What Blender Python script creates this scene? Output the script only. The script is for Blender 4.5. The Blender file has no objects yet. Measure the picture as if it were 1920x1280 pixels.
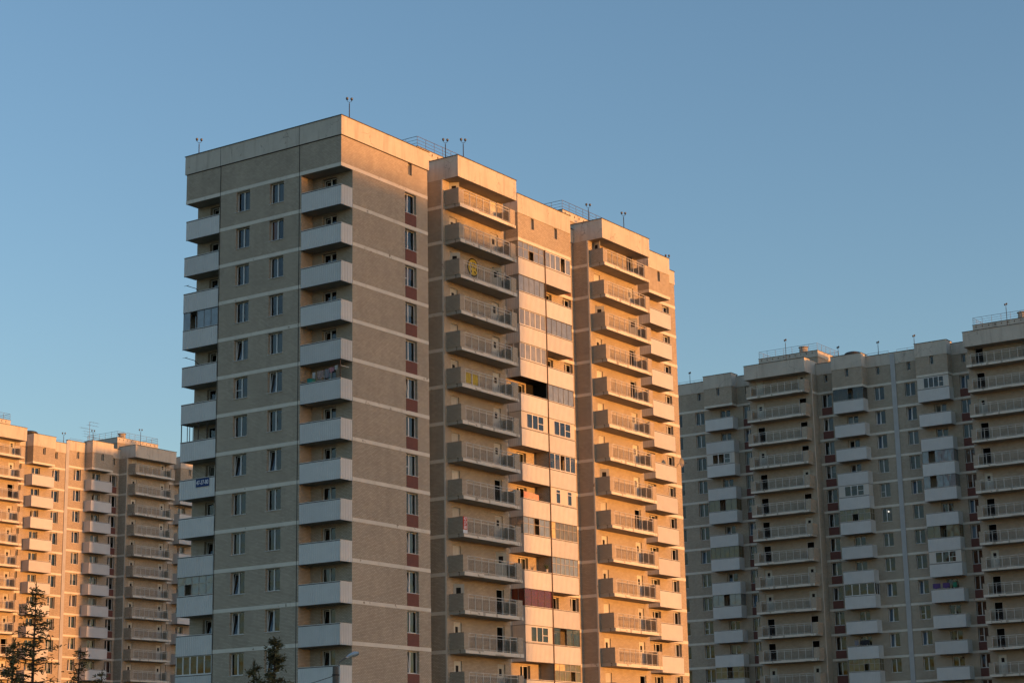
import bpy, bmesh, math, random
from mathutils import Vector, Matrix
random.seed(7)
SC = bpy.context.scene
C = SC.collection
H = 2.8            # storey height
G = 45.46          # height of the central tower's first floor band above the ground
rad = math.radians

# ------------------------------------------------------------------ materials
def new_mat(name):
    m = bpy.data.materials.new(name); m.use_nodes = True
    nt = m.node_tree; nt.nodes.clear()
    out = nt.nodes.new('ShaderNodeOutputMaterial')
    b = nt.nodes.new('ShaderNodeBsdfPrincipled')
    nt.links.new(b.outputs[0], out.inputs[0])
    return m, nt, b, out
def N(nt, typ, **kw):
    n = nt.nodes.new(typ)
    for k, v in kw.items():
        if k.startswith('i_'):
            key = k[2:]
            n.inputs[int(key) if key.isdigit() else key.replace('_', ' ')].default_value = v
        else: setattr(n, k, v)
    return n
def rgb(c): return (c[0], c[1], c[2], 1)
def ramp(nt, fac, p0, p1, c0=(0, 0, 0), c1=(1, 1, 1)):
    r = N(nt, 'ShaderNodeValToRGB')
    r.color_ramp.elements[0].position = p0; r.color_ramp.elements[0].color = rgb(c0)
    r.color_ramp.elements[1].position = p1; r.color_ramp.elements[1].color = rgb(c1)
    nt.links.new(fac, r.inputs[0]); return r.outputs[0]
def mix(nt, fac, a, b, mode='MIX'):
    m = N(nt, 'ShaderNodeMix', data_type='RGBA', blend_type=mode)
    for sock, v in ((0, fac), (6, a), (7, b)):
        if hasattr(v, 'links') or isinstance(v, bpy.types.NodeSocket): nt.links.new(v, m.inputs[sock])
        else: m.inputs[sock].default_value = v if sock == 0 else rgb(v)
    return m.outputs[2]
def wallcoord(nt):
    """(x+y, z) of the part's own axes: runs along any axis-aligned wall"""
    tc = N(nt, 'ShaderNodeTexCoord'); sp = N(nt, 'ShaderNodeSeparateXYZ'); nt.links.new(tc.outputs['Object'], sp.inputs[0])
    ad = N(nt, 'ShaderNodeMath', operation='ADD'); nt.links.new(sp.outputs[0], ad.inputs[0]); nt.links.new(sp.outputs[1], ad.inputs[1])
    co = N(nt, 'ShaderNodeCombineXYZ'); nt.links.new(ad.outputs[0], co.inputs[0]); nt.links.new(sp.outputs[2], co.inputs[1])
    return tc, co.outputs[0]
def noise(nt, vec, scale, detail=4, rough=.6, stretch=None):
    if stretch:
        mp = N(nt, 'ShaderNodeMapping'); mp.inputs['Scale'].default_value = stretch
        nt.links.new(vec, mp.inputs[0]); vec = mp.outputs[0]
    n = N(nt, 'ShaderNodeTexNoise', i_Scale=scale, i_Detail=detail, i_Roughness=rough)
    nt.links.new(vec, n.inputs['Vector']); return n.outputs[0]

def brick_material(name, c1, c2, mortar, rowh=.15, bw=.27, var=.25):
    m, nt, b, out = new_mat(name)
    tc, uv = wallcoord(nt)
    br = N(nt, 'ShaderNodeTexBrick', i_Color1=rgb(c1), i_Color2=rgb(c2), i_Mortar=rgb(mortar), i_Scale=1.0)
    br.inputs['Mortar Size'].default_value = .014; br.inputs['Mortar Smooth'].default_value = .2
    br.inputs['Brick Width'].default_value = bw; br.inputs['Row Height'].default_value = rowh
    nt.links.new(uv, br.inputs['Vector'])
    big = ramp(nt, noise(nt, tc.outputs['Object'], .35, 3), .3, .72, (1 - var,) * 3, (1 + var * .4,) * 3)
    col = mix(nt, 1.0, br.outputs['Color'], big, 'MULTIPLY')
    fine = ramp(nt, noise(nt, tc.outputs['Object'], 2.2, 3), .3, .75, (.95,) * 3, (1.04,) * 3)
    col = mix(nt, 1.0, col, fine, 'MULTIPLY')
    # vertical rain streaks
    st = ramp(nt, noise(nt, tc.outputs['Object'], 1.0, 3, stretch=(1.6, 1.6, .12)), .3, .6, (.93, .93, .93), (1, 1, 1))
    col = mix(nt, 1.0, col, st, 'MULTIPLY')
    nt.links.new(col, b.inputs['Base Color']); b.inputs['Roughness'].default_value = .9
    b.inputs['Specular IOR Level'].default_value = .2
    bp = N(nt, 'ShaderNodeBump', i_Strength=.3, i_Distance=.008)
    nt.links.new(br.outputs['Fac'], bp.inputs['Height']); bp.invert = True
    nt.links.new(bp.outputs[0], b.inputs['Normal'])
    return m
def plaster(name, col, dirt, rough=.85, crack=True, chip=None, amount=.5, scale=.6):
    m, nt, b, out = new_mat(name)
    tc = N(nt, 'ShaderNodeTexCoord'); ov = tc.outputs['Object']
    a = ramp(nt, noise(nt, ov, scale, 5, .65), .35, .75, col, tuple(c * .84 for c in col))
    st = ramp(nt, noise(nt, ov, 1.2, 4, .7, stretch=(1.5, 1.5, .15)), .5 if crack else .56, .74 if crack else .78)
    mm = N(nt, 'ShaderNodeMath', operation='MULTIPLY', i_1=amount); nt.links.new(st, mm.inputs[0])
    c = mix(nt, mm.outputs[0], a, dirt)
    if crack:
        vo = N(nt, 'ShaderNodeTexVoronoi', feature='DISTANCE_TO_EDGE', i_Scale=.38)
        dn = noise(nt, ov, 1.4, 4); mpx = N(nt, 'ShaderNodeVectorMath', operation='MULTIPLY_ADD')
        mpx.inputs[1].default_value = (1.3, 1.3, 1.3); nt.links.new(dn, mpx.inputs[0]); nt.links.new(ov, mpx.inputs[2])
        nt.links.new(mpx.outputs[0], vo.inputs['Vector'])
        ck = ramp(nt, vo.outputs['Distance'], .0, .006, (1, 1, 1), (0, 0, 0))
        msk = ramp(nt, noise(nt, ov, .5, 2), .52, .6)
        f = N(nt, 'ShaderNodeMath', operation='MULTIPLY'); nt.links.new(ck, f.inputs[0]); nt.links.new(msk, f.inputs[1])
        c = mix(nt, f.outputs[0], c, tuple(v * .35 for v in dirt))
    if chip:
        cn = ramp(nt, noise(nt, ov, 2.3, 5, .62), .675 if crack else .655, .69 if crack else .67)
        c = mix(nt, cn, c, chip)
    nt.links.new(c, b.inputs['Base Color']); b.inputs['Roughness'].default_value = rough
    b.inputs['Specular IOR Level'].default_value = .25
    bp = N(nt, 'ShaderNodeBump', i_Strength=.25, i_Distance=.02); nt.links.new(noise(nt, ov, 9, 4), bp.inputs['Height'])
    nt.links.new(bp.outputs[0], b.inputs['Normal'])
    return m
def simple(name, col, rough=.6, metal=0, vary=.12, scale=2.0, spec=.35, objvar=0):
    m, nt, b, out = new_mat(name)
    tc = N(nt, 'ShaderNodeTexCoord')
    c = ramp(nt, noise(nt, tc.outputs['Object'], scale, 4), .3, .72, tuple(v * (1 - vary) for v in col), tuple(min(1, v * (1 + vary)) for v in col))
    if objvar:
        oi = N(nt, 'ShaderNodeObjectInfo')
        r = ramp(nt, oi.outputs['Random'], 0, 1, (1 - objvar,) * 3, (1 + objvar * .5,) * 3)
        c = mix(nt, 1.0, c, r, 'MULTIPLY')
    nt.links.new(c, b.inputs['Base Color']); b.inputs['Roughness'].default_value = rough
    b.inputs['Metallic'].default_value = metal; b.inputs['Specular IOR Level'].default_value = spec
    return m
def glass_material(name, tint, ior=1.75, rough=.03, milky=0.0, milk=(.3, .33, .36)):
    m, nt, b, out = new_mat(name); nt.nodes.remove(b)
    tr = N(nt, 'ShaderNodeBsdfTransparent', i_Color=rgb(tint))
    gl = N(nt, 'ShaderNodeBsdfGlossy', i_Color=rgb((.95, .97, 1)), i_Roughness=rough)
    fr = N(nt, 'ShaderNodeFresnel', i_IOR=ior)
    # old panes are never quite flat
    tc = N(nt, 'ShaderNodeTexCoord'); oi = N(nt, 'ShaderNodeObjectInfo')
    ad = N(nt, 'ShaderNodeVectorMath', operation='ADD'); nt.links.new(tc.outputs['Object'], ad.inputs[0])
    sc = N(nt, 'ShaderNodeVectorMath', operation='SCALE'); sc.inputs['Scale'].default_value = 37
    nt.links.new(oi.outputs['Random'], sc.inputs[0]); nt.links.new(sc.outputs[0], ad.inputs[1])
    bp = N(nt, 'ShaderNodeBump', i_Strength=.5, i_Distance=.05); nt.links.new(noise(nt, ad.outputs[0], 1.1, 1), bp.inputs['Height'])
    nt.links.new(bp.outputs[0], gl.inputs['Normal'])
    base = tr.outputs[0]
    if milky:
        df = N(nt, 'ShaderNodeBsdfDiffuse')
        nt.links.new(ramp(nt, noise(nt, ad.outputs[0], 1.6, 3), .35, .7, tuple(v * .72 for v in milk), milk), df.inputs[0])
        mk = N(nt, 'ShaderNodeMixShader', i_0=milky); nt.links.new(base, mk.inputs[1]); nt.links.new(df.outputs[0], mk.inputs[2]); base = mk.outputs[0]
    mx = N(nt, 'ShaderNodeMixShader'); nt.links.new(fr.outputs[0], mx.inputs[0]); nt.links.new(base, mx.inputs[1]); nt.links.new(gl.outputs[0], mx.inputs[2])
    nt.links.new(mx.outputs[0], out.inputs[0]); return m
def curtain_material(name):
    m, nt, b, out = new_mat(name)
    oi = N(nt, 'ShaderNodeObjectInfo')
    r = N(nt, 'ShaderNodeValToRGB'); r.color_ramp.interpolation = 'CONSTANT'
    els = [(0, (.30, .30, .28)), (.3, (.16, .16, .15)), (.5, (.42, .41, .38)), (.62, (.16, .13, .11)), (.78, (.26, .23, .15)), (.88, (.09, .10, .13)), (.95, (.20, .10, .07))]
    r.color_ramp.elements[0].color = rgb(els[0][1]); r.color_ramp.elements[1].position = els[1][0]; r.color_ramp.elements[1].color = rgb(els[1][1])
    for p, c in els[2:]:
        e = r.color_ramp.elements.new(p); e.color = rgb(c)
    nt.links.new(oi.outputs['Random'], r.inputs[0]); nt.links.new(r.outputs[0], b.inputs['Base Color'])
    b.inputs['Roughness'].default_value = .95
    return m

M = {}
M['brick'] = brick_material('silicate_brick', (.57, .495, .39), (.462, .40, .315), (.285, .238, .182), rowh=.095, bw=.26, var=.10)
M['red_brick'] = brick_material('red_brick', (.275, .108, .088), (.23, .093, .078), (.17, .10, .085), rowh=.0765, bw=.26)
M['band'] = plaster('whitewashed_band', (.77, .72, .62), (.46, .40, .33), crack=False, chip=(.34, .28, .21))
M['parapet'] = plaster('cream_parapet', (.64, .59, .505), (.36, .31, .25), chip=(.40, .34, .27), amount=.6)
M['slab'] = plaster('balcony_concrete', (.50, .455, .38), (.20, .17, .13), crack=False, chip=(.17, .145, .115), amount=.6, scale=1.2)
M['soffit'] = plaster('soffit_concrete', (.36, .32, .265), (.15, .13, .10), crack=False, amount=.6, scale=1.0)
M['soot'] = simple('soot', (.010, .009, .008), .95, vary=.5, scale=1.5)
M['siding'] = simple('painted_siding', (.66, .66, .64), .55, vary=.07, scale=.9, objvar=.10)
M['infill'] = simple('cream_infill', (.62, .59, .53), .6, vary=.05, scale=1.0, objvar=.06)
M['pvc'] = simple('white_frame', (.66, .655, .63), .45, vary=.05)
M['wood'] = simple('old_frame', (.40, .37, .32), .7, vary=.25, scale=4)
M['dark_frame'] = simple('dark_post', (.05, .04, .035), .7)
M['interior'] = simple('dark_room', (.020, .018, .017), .95, vary=.4, scale=1.3)
M['curtain'] = curtain_material('curtain_cloth')
M['glass'] = glass_material('window_glass', (.66, .70, .72), 1.62)
M['pane_milky'] = glass_material('balcony_glass', (.55, .57, .58), 1.75, .05, .62, (.36, .41, .45))  # bluish milk colour stands in for sky reflected in the panes
M['pane_white'] = glass_material('curtained_glass', (.5, .52, .53), 1.6, .04, .5, (.55, .57, .56))
M['pane_gold'] = simple('yellow_curtain', (.62, .50, .26), .5, vary=.3, scale=2)  # golden sun reflection in the glass, painted as a flat pane colour
M['pane_green'] = glass_material('stained_balcony_glass', (.6, .6, .5), 1.6, .08, .75, (.24, .21, .12))
M['pane_red'] = glass_material('red_curtained_glass', (.5, .4, .4), 1.5, .08, .9, (.13, .016, .012))
M['pane_dark'] = glass_material('dark_balcony_glass', (.42, .43, .43), 1.6, .03, .12, (.10, .10, .09))
M['metal'] = simple('grey_painted_metal', (.58, .565, .52), .55, vary=.2, scale=3)
M['roofmetal'] = simple('roof_flashing', (.085, .082, .08), .5, .3, vary=.3)
M['door'] = simple('white_door', (.60, .58, .50), .6, vary=.1, objvar=.22)
M['black'] = simple('black_metal', (.02, .02, .022), .45, vary=.2)
M['lampglass'] = simple('grey_lamp_glass', (.16, .17, .17), .2, vary=.1, spec=.6)
M['steel'] = simple('dull_steel', (.20, .19, .18), .5, .4, vary=.3)
M['rust'] = simple('rusted_edge', (.10, .058, .036), .85, vary=.5, scale=4)
M['joint'] = simple('open_joint', (.045, .038, .033), .9)  # dark joints; also colours the painted shadow line under the end parapet
M['stripcover'] = simple('joint_cover', (.46, .47, .47), .6, vary=.08, scale=.8)

# ------------------------------------------------------------------ mesh helpers
class MB:
    def __init__(s): s.v = []; s.f = []; s.m = []; s.mats = []
    def mi(s, key):
        if key not in s.mats: s.mats.append(key)
        return s.mats.index(key)
    def quad(s, a, b, c, d, key):
        i = len(s.v); s.v += [tuple(a), tuple(b), tuple(c), tuple(d)]; s.f.append((i, i + 1, i + 2, i + 3)); s.m.append(s.mi(key)); return s
    def box(s, x0, y0, z0, x1, y1, z1, key, bottom=None):
        x0, x1 = min(x0, x1), max(x0, x1); y0, y1 = min(y0, y1), max(y0, y1); z0, z1 = min(z0, z1), max(z0, z1)
        i = len(s.v)
        s.v += [(x0, y0, z0), (x1, y0, z0), (x1, y1, z0), (x0, y1, z0), (x0, y0, z1), (x1, y0, z1), (x1, y1, z1), (x0, y1, z1)]
        k = s.mi(key); kb = s.mi(bottom) if bottom else k
        for f, kk in (((0, 3, 2, 1), kb), ((4, 5, 6, 7), k), ((0, 1, 5, 4), k), ((1, 2, 6, 5), k), ((2, 3, 7, 6), k), ((3, 0, 4, 7), k)):
            s.f.append(tuple(i + q for q in f)); s.m.append(kk)
        return s
    def tube(s, pts, r, key, n=6, cap=True):
        pts = [Vector(p) for p in pts]; rr = r if isinstance(r, (list, tuple)) else [r] * len(pts)
        k = s.mi(key); base = len(s.v)
        for j, p in enumerate(pts):
            d = (pts[min(j + 1, len(pts) - 1)] - pts[max(j - 1, 0)]).normalized()
            a = d.cross(Vector((0, 0, 1)) if abs(d.z) < .9 else Vector((1, 0, 0))).normalized(); b = d.cross(a)
            for q in range(n):
                t = 2 * math.pi * q / n; s.v.append(tuple(p + (a * math.cos(t) + b * math.sin(t)) * rr[j]))
        for j in range(len(pts) - 1):
            for q in range(n):
                q2 = (q + 1) % n
                s.f.append((base + j * n + q, base + j * n + q2, base + (j + 1) * n + q2, base + (j + 1) * n + q)); s.m.append(k)
        if cap:
            s.f.append(tuple(base + q for q in range(n))); s.m.append(k)
            s.f.append(tuple(base + (len(pts) - 1) * n + q for q in reversed(range(n)))); s.m.append(k)
        return s
    def lathe(s, c, prof, key, n=12):
        k = s.mi(key); base = len(s.v)
        for r, z in prof:
            for q in range(n):
                t = 2 * math.pi * q / n; s.v.append((c[0] + r * math.cos(t), c[1] + r * math.sin(t), c[2] + z))
        for j in range(len(prof) - 1):
            for q in range(n):
                q2 = (q + 1) % n
                s.f.append((base + j * n + q, base + j * n + q2, base + (j + 1) * n + q2, base + (j + 1) * n + q)); s.m.append(k)
        s.f.append(tuple(base + q for q in reversed(range(n)))); s.m.append(k)
        s.f.append(tuple(base + (len(prof) - 1) * n + q for q in range(n))); s.m.append(k)
        return s
    def wall(s, p, u, w, z0, z1, ops, key, depth=.26, rev=None):
        """wall from point p (x,y) along unit u, width w, openings (a,b,za,zb) in wall coordinates, with reveals"""
        inn = (-u[1], u[0]); rev = rev or key
        us = sorted({0.0, w} | {o[0] for o in ops} | {o[1] for o in ops}); zs = sorted({z0, z1} | {o[2] for o in ops} | {o[3] for o in ops})
        P = lambda a, z, d=0: (p[0] + u[0] * a + inn[0] * d, p[1] + u[1] * a + inn[1] * d, z)
        for zi in range(len(zs) - 1):
            run = None
            for ui in range(len(us) - 1):
                a, b, za, zb = us[ui], us[ui + 1], zs[zi], zs[zi + 1]
                cm, zm = (a + b) / 2, (za + zb) / 2
                hole = any(o[0] < cm < o[1] and o[2] < zm < o[3] for o in ops)
                if hole:
                    if run is not None: s.quad(P(run, za), P(a, za), P(a, zb), P(run, zb), key); run = None
                elif run is None: run = a
            if run is not None: s.quad(P(run, zs[zi]), P(w, zs[zi]), P(w, zs[zi + 1]), P(run, zs[zi + 1]), key)
        for a, b, za, zb in ops:
            s.quad(P(a, za), P(a, za, depth), P(a, zb, depth), P(a, zb), rev)
            s.quad(P(b, za, depth), P(b, za), P(b, zb), P(b, zb, depth), rev)
            s.quad(P(a, za), P(b, za), P(b, za, depth), P(a, za, depth), rev)
            s.quad(P(a, zb, depth), P(b, zb, depth), P(b, zb), P(a, zb), rev)
        return s
    def ribbed(s, p, u, w, z0, z1, key, pitch=.185, dep=.02):
        """corrugated sheet; outward side is to the right of u"""
        o = (u[1], -u[0]); n = max(1, round(w / pitch)); q = w / n; prof = []
        for i in range(n):
            b = i * q
            prof += [(b, 0), (b + q * .72, 0), (b + q * .76, -dep), (b + q * .96, -dep)]
        prof.append((w, 0))
        P = lambda a, d, z: (p[0] + u[0] * a + o[0] * d, p[1] + u[1] * a + o[1] * d, z)
        for (a, d), (b, e) in zip(prof, prof[1:]):
            s.quad(P(a, d, z0), P(b, e, z0), P(b, e, z1), P(a, d, z1), key)
        t = -.065
        s.quad(P(w, t, z0), P(0, t, z0), P(0, t, z1), P(w, t, z1), key)
        return s
    def mesh(s, name, smooth=False):
        me = bpy.data.meshes.new(name); me.from_pydata(s.v, [], s.f)
        for k in s.mats: me.materials.append(M[k])
        me.polygons.foreach_set('material_index', s.m)
        if smooth: me.polygons.foreach_set('use_smooth', [True] * len(s.f))
        me.update(); return me

def obj(name, me, parent=None, loc=(0, 0, 0), rz=0):
    o = bpy.data.objects.new(name, me.mesh(name) if isinstance(me, MB) else me); C.objects.link(o)
    o.location = loc; o.rotation_euler = (0, 0, rz)
    if parent: o.parent = parent
    return o
def tag(o, label, cat, group=None, kind=None):
    if label: o['label'] = label
    if cat: o['category'] = cat
    if group: o['group'] = group
    if kind: o['kind'] = kind
    return o
def thing(name, label, cat, loc=(0, 0, 0), rz=0, group=None):
    o = bpy.data.objects.new(name, None); C.objects.link(o); o.location = loc; o.rotation_euler = (0, 0, rz); o.empty_display_size = .2
    return tag(o, label, cat, group)

# ------------------------------------------------------------------ window prototypes (origin: middle of the opening's foot on the wall face, +y inwards)
MESH = {}
def cached(key, fn):
    if key not in MESH: MESH[key] = fn()
    return MESH[key]
FY = .23
def frame_mesh(w, h, split, transom=0, tilt=False):
    m = MB(); t = .065; x0, x1 = -w / 2, w / 2; xm = x0 + w * split
    m.box(x0, FY, 0, x1, FY + .07, t, 'pvc'); m.box(x0, FY, h - t, x1, FY + .07, h, 'pvc')
    m.box(x0, FY, t, x0 + t, FY + .07, h - t, 'pvc'); m.box(x1 - t, FY, t, x1, FY + .07, h - t, 'pvc')
    if split: m.box(xm - .055, FY - .006, t, xm + .055, FY + .07, h - t, 'pvc')
    if transom: m.box(x0 + t, FY + .004, h * .40, xm - .055, FY + .06, h * .40 + .06, 'pvc')
    if tilt:     # sash leaning in from its foot
        a, b = x0 + t + .01, xm - .06; L = h - 2 * t; s = .20
        for xa, xb in ((a, a + .05), (b - .05, b)):
            m.quad((xa, FY - .02, t), (xb, FY - .02, t), (xb, FY - .02 + s, t + L * .985), (xa, FY - .02 + s, t + L * .985), 'pvc')
            m.quad((xa, FY - .02, t), (xa, FY - .02 + s, t + L * .985), (xa, FY + .03 + s, t + L * .985), (xa, FY + .03, t), 'pvc')
        m.box(a, FY - .02 + s, t + L * .95, b, FY + .03 + s, t + L * .985, 'pvc')
    # room behind
    d = .75; k = 'interior'; y0 = FY + .08
    m.quad((x0, d, 0), (x1, d, 0), (x1, d, h), (x0, d, h), k); m.quad((x0, y0, 0), (x0, d, 0), (x0, d, h), (x0, y0, h), k)
    m.quad((x1, d, 0), (x1, y0, 0), (x1, y0, h), (x1, d, h), k); m.quad((x0, y0, h), (x0, d, h), (x1, d, h), (x1, y0, h), k); m.quad((x0, d, 0), (x0, y0, 0), (x1, y0, 0), (x1, d, 0), k)
    return m.mesh('window')
def pane_mesh(w, h, split, tilt=False):
    m = MB(); t = .065; x0, x1 = -w / 2, w / 2; xm = x0 + w * split; y = FY + .035
    spans = [(x0 + t, xm - .055), (xm + .055, x1 - t)] if split else [(x0 + t, x1 - t)]
    for i, (a, b) in enumerate(spans):
        s = .19 if (tilt and i == 0) else 0
        m.quad((a, y - (.04 if s else 0), t), (b, y - (.04 if s else 0), t), (b, y + s, h - t), (a, y + s, h - t), 'glass')
    return m.mesh('pane')
def sill_mesh(w):
    m = MB(); m.box(-w / 2 - .04, -.06, -.035, w / 2 + .04, FY + .002, -.004, 'pvc'); return m.mesh('sill')
def curtain_mesh(w, h, a, b, z0=.05):
    m = MB(); n = max(6, int((b - a) * w / .05)); y = FY + .22; pts = []
    for i in range(n + 1):
        pts.append((-w / 2 + (a + (b - a) * i / n) * w, y + .035 * math.sin(i * 1.9) + .02 * math.sin(i * .7)))
    for (xa, ya), (xb, yb) in zip(pts, pts[1:]):
        m.quad((xa, ya, z0), (xb, yb, z0), (xb, yb, h - .06), (xa, ya, h - .06), 'curtain')
    return m.mesh('curtain')
CURT = [None, None, None, (0, 1, .05), (.5, 1, .05), (0, .42, .05), (.55, 1, .05), (0, 1, .7), (0, .25, .05), (.8, 1, .05), None]
def window(parent, loc, rz, w, h, name='window', split=.46, style=None, sill=True, label=None):
    r = random.Random(str((name, round(loc[0], 2), round(loc[1], 2), round(loc[2], 2), parent.name)))
    tilt = r.random() < .28; tran = (not tilt) and r.random() < .12; cu = r.choice(CURT)
    if style: tilt, tran, cu = style
    if not split: tilt = tran = False
    f = obj(name, cached(('f', w, h, split, tran, tilt), lambda: frame_mesh(w, h, split, tran, tilt)), parent, loc, rz)
    obj('pane', cached(('p', w, h, split, tilt), lambda: pane_mesh(w, h, split, tilt)), f)
    if sill: obj('sill', cached(('s', w), lambda: sill_mesh(w)), f)
    if cu: obj('curtain', cached(('c', w, h, cu), lambda: curtain_mesh(w, h, *cu)), f)
    if label: f['label'] = label
    return f
def attic_window(parent, loc, rz, w=.44, h=.92):
    f = obj('attic_window', cached(('aw', w, h), lambda: frame_mesh(w, h, 0)), parent, loc, rz)
    obj('pane', cached(('ap', w, h), lambda: pane_mesh(w, h, 0)), f)
    return f

# ------------------------------------------------------------------ balconies (origin on the wall plane at the left end, z = 0 at the ceiling band; x right, -y outwards)
def balcony(parent, loc, rz, W, D, sides='LR', cap=True, soot=False, glaze=None, zg=None, label=None):
    def slab():
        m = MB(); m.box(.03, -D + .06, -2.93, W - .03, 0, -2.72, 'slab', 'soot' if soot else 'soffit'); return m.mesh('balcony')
    b = obj('balcony', cached(('bal', W, D, soot), slab), parent, loc, rz)
    def panel():
        m = MB(); z0, z1 = -2.95, -1.53
        m.ribbed((0, -D), (1, 0), W, z0, z1, 'siding')
        if 'L' in sides: m.ribbed((0, -.005), (0, -1), D - .03, z0, z1, 'siding')
        if 'R' in sides: m.ribbed((W, -D + .03), (0, 1), D - .035, z0, z1, 'siding')
        m.box(-.005, -D - .006, z1 - .045, W + .005, -D + .04, z1 - .001, 'joint'); m.box(-.004, -D - .005, z0 - .03, W + .004, -D + .05, z0 - .001, 'joint')
        m.box(-.015, -D - .02, z1, W + .015, -D + .07, z1 + .035, 'pvc')
        if 'L' in sides: m.box(-.015, -D + .07, z1, .06, -.005, z1 + .035, 'pvc')
        if 'R' in sides: m.box(W - .06, -D + .07, z1, W + .015, -.005, z1 + .035, 'pvc')
        return m.mesh('front_panel')
    obj('front_panel', cached(('pan', W, D, sides), panel), b)
    if glaze: glazing(b, glaze, W, D, sides)
    if label: b['label'] = label
    return b
def glazing(b, g, W, D, sides):
    """g = (kind, columns, open cells, pane material)"""
    kind, n, opens, pm = g[:4]; gold = g[4] if len(g) > 4 else ()
    z0, z1 = -1.49, -.15; y = -D + .03
    fm = MB(); pns = []
    runs = [((.02, y), (1, 0), W - .04, n)]
    if 'L' in sides: runs.append(((.04, -.02), (0, -1), D - .08, 2))
    if 'R' in sides: runs.append(((W - .04, y + .05), (0, 1), D - .1, 2))
    for ri, (p, u, w, nn) in enumerate(runs):
        o = (u[1], -u[0]); pn = MB(); pns.append(pn)
        P = lambda a, d, z: (p[0] + u[0] * a + o[0] * d, p[1] + u[1] * a + o[1] * d, z)
        def bar(a0, a1, za, zb, d0, d1, key):
            x = [P(a0, d0, 0), P(a1, d1, 0)]; fm.box(x[0][0], x[0][1], za, x[1][0], x[1][1], zb, key)
        if kind == 'posts':
            for i in range(nn + 1): bar(max(0, w * i / nn - .02), min(w, w * i / nn + .02), z0, z1, -.03, .01, 'dark_frame')
            bar(0, w, z1 - .05, z1 - .001, -.031, .011, 'dark_frame')
            continue
        if kind in ('siding', 'sliver'):
            # solid infill with a window band
            wa, wb, wz0, wz1 = (.20, .84, z0 + .06, z1 - .10) if kind == 'siding' else (.16, .92, z0 + .08, z1 - .12)
            if ri: fm.ribbed(P(0, 0, 0)[:2], u, w, z0 + .03, z1 - .03, 'infill', pitch=.35, dep=.008); continue
            cells = [(wa + (wb - wa) * i / nn, wa + (wb - wa) * (i + 1) / nn) for i in range(nn)] if kind == 'siding' else [(.22, .38), (.66, .82)]
            xs = [0] + [q * w for c in ([(wa, wb)] if kind == 'siding' else cells) for q in c] + [w]
            bar(0, w, z0 - .004, z0 + .03, -.06, -.03, 'joint'); bar(0, w, z1 - .03, z1, -.06, -.03, 'joint')
            za_, zb_ = z0 + .03, z1 - .03
            for i in range(0, len(xs), 2): bar(xs[i], xs[i + 1], za_, zb_, -.05, 0, 'infill')
            for i in range(1, len(xs) - 1, 2):
                bar(xs[i], xs[i + 1], za_, wz0, -.05, 0, 'infill'); bar(xs[i], xs[i + 1], wz1, zb_, -.05, 0, 'infill')
            for i, (a, c) in enumerate(cells):
                a *= w; c *= w
                bar(a, a + .05, wz0, wz1, -.045, .012, 'pvc'); bar(c - .05, c, wz0, wz1, -.045, .013, 'pvc')
                bar(a + .05, c - .05, wz0, wz0 + .05, -.045, .011, 'pvc'); bar(a + .05, c - .05, wz1 - .05, wz1, -.045, .011, 'pvc')
                if i == nn - 1 or kind == 'sliver': bar(a + .05, c - .05, wz0 + (wz1 - wz0) * (.45 if kind == 'siding' else .72), wz0 + (wz1 - wz0) * (.45 if kind == 'siding' else .72) + .05, -.04, .009, 'pvc')
                if i not in opens: pn.quad(P(a + .05, -.02, wz0), P(c - .05, -.02, wz0), P(c - .05, -.02, wz1), P(a + .05, -.02, wz1), pm)
            continue
        key = {'pvc': 'pvc', 'old': 'wood', 'frameless': 'steel'}[kind]; t = {'pvc': .05, 'old': .025, 'frameless': .012}[kind]
        bar(0, w, z0, z0 + t * 1.3, -.04, 0, key); bar(0, w, z1 - t * 1.3, z1, -.04, 0, key)
        for i in range(nn + 1):
            c = w * i / nn; bar(max(0, c - t), min(w, c + t), z0 + t * 1.3, z1 - t * 1.3, -.038, .004, key)
        rows = 2 if kind == 'old' else 1; zr = z0 + (z1 - z0) * .60
        if rows == 2: bar(0, w, zr - t * .8, zr + t * .8, -.036, .002, key)
        for i in range(nn):
            for r_ in range(rows):
                if ri == 0 and (i, r_) in opens: continue
                za, zb = ((z0, z1), ) [0] if rows == 1 else ((z0, zr), (zr, z1))[r_]
                j = random.uniform(-.006, .006)
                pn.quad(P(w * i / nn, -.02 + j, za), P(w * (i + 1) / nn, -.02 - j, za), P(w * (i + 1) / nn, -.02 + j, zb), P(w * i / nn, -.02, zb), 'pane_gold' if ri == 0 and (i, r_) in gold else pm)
    obj('glazing_frame', fm, b)
    for i, pn in enumerate(pns):
        if pn.f: obj('side_pane' if i else 'glazing_pane', pn, b)

def stair_railing():
    m = MB(); x0, x1 = -3.2, 2.98; y = -2.86; k = 'metal'
    n = 7
    for i in range(n + 1):
        x = x0 + (x1 - x0) * i / n; m.box(x - .022, y - .022, .12, x + .022, y + .022, 1.29, k)
    m.box(x0, y - .03, 1.29, x1, y + .03, 1.335, k); m.box(x0, y - .018, 1.085, x1, y + .018, 1.12, k); m.box(x0, y - .015, .22, x1, y + .015, .245, k)
    for i in range(n):
        xa = x0 + (x1 - x0) * i / n; q = (x1 - x0) / n
        for j in range(1, 6):
            x = xa + q * j / 6; m.box(x - .004, y - .004, .245, x + .004, y + .004, 1.09, 'steel')
        for j in range(3):   # scroll work near the foot and the head
            x = xa + q * (j * 2 + 1) / 6
            for zc, r in ((.38, .07), (.95, .05)):
                pts = [(x + r * math.cos(t * math.pi / 3), y, zc + r * 1.3 * math.sin(t * math.pi / 3)) for t in range(7)]
                m.tube(pts, .006, 'steel', 3, False)
    return m.mesh('railing')
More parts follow.
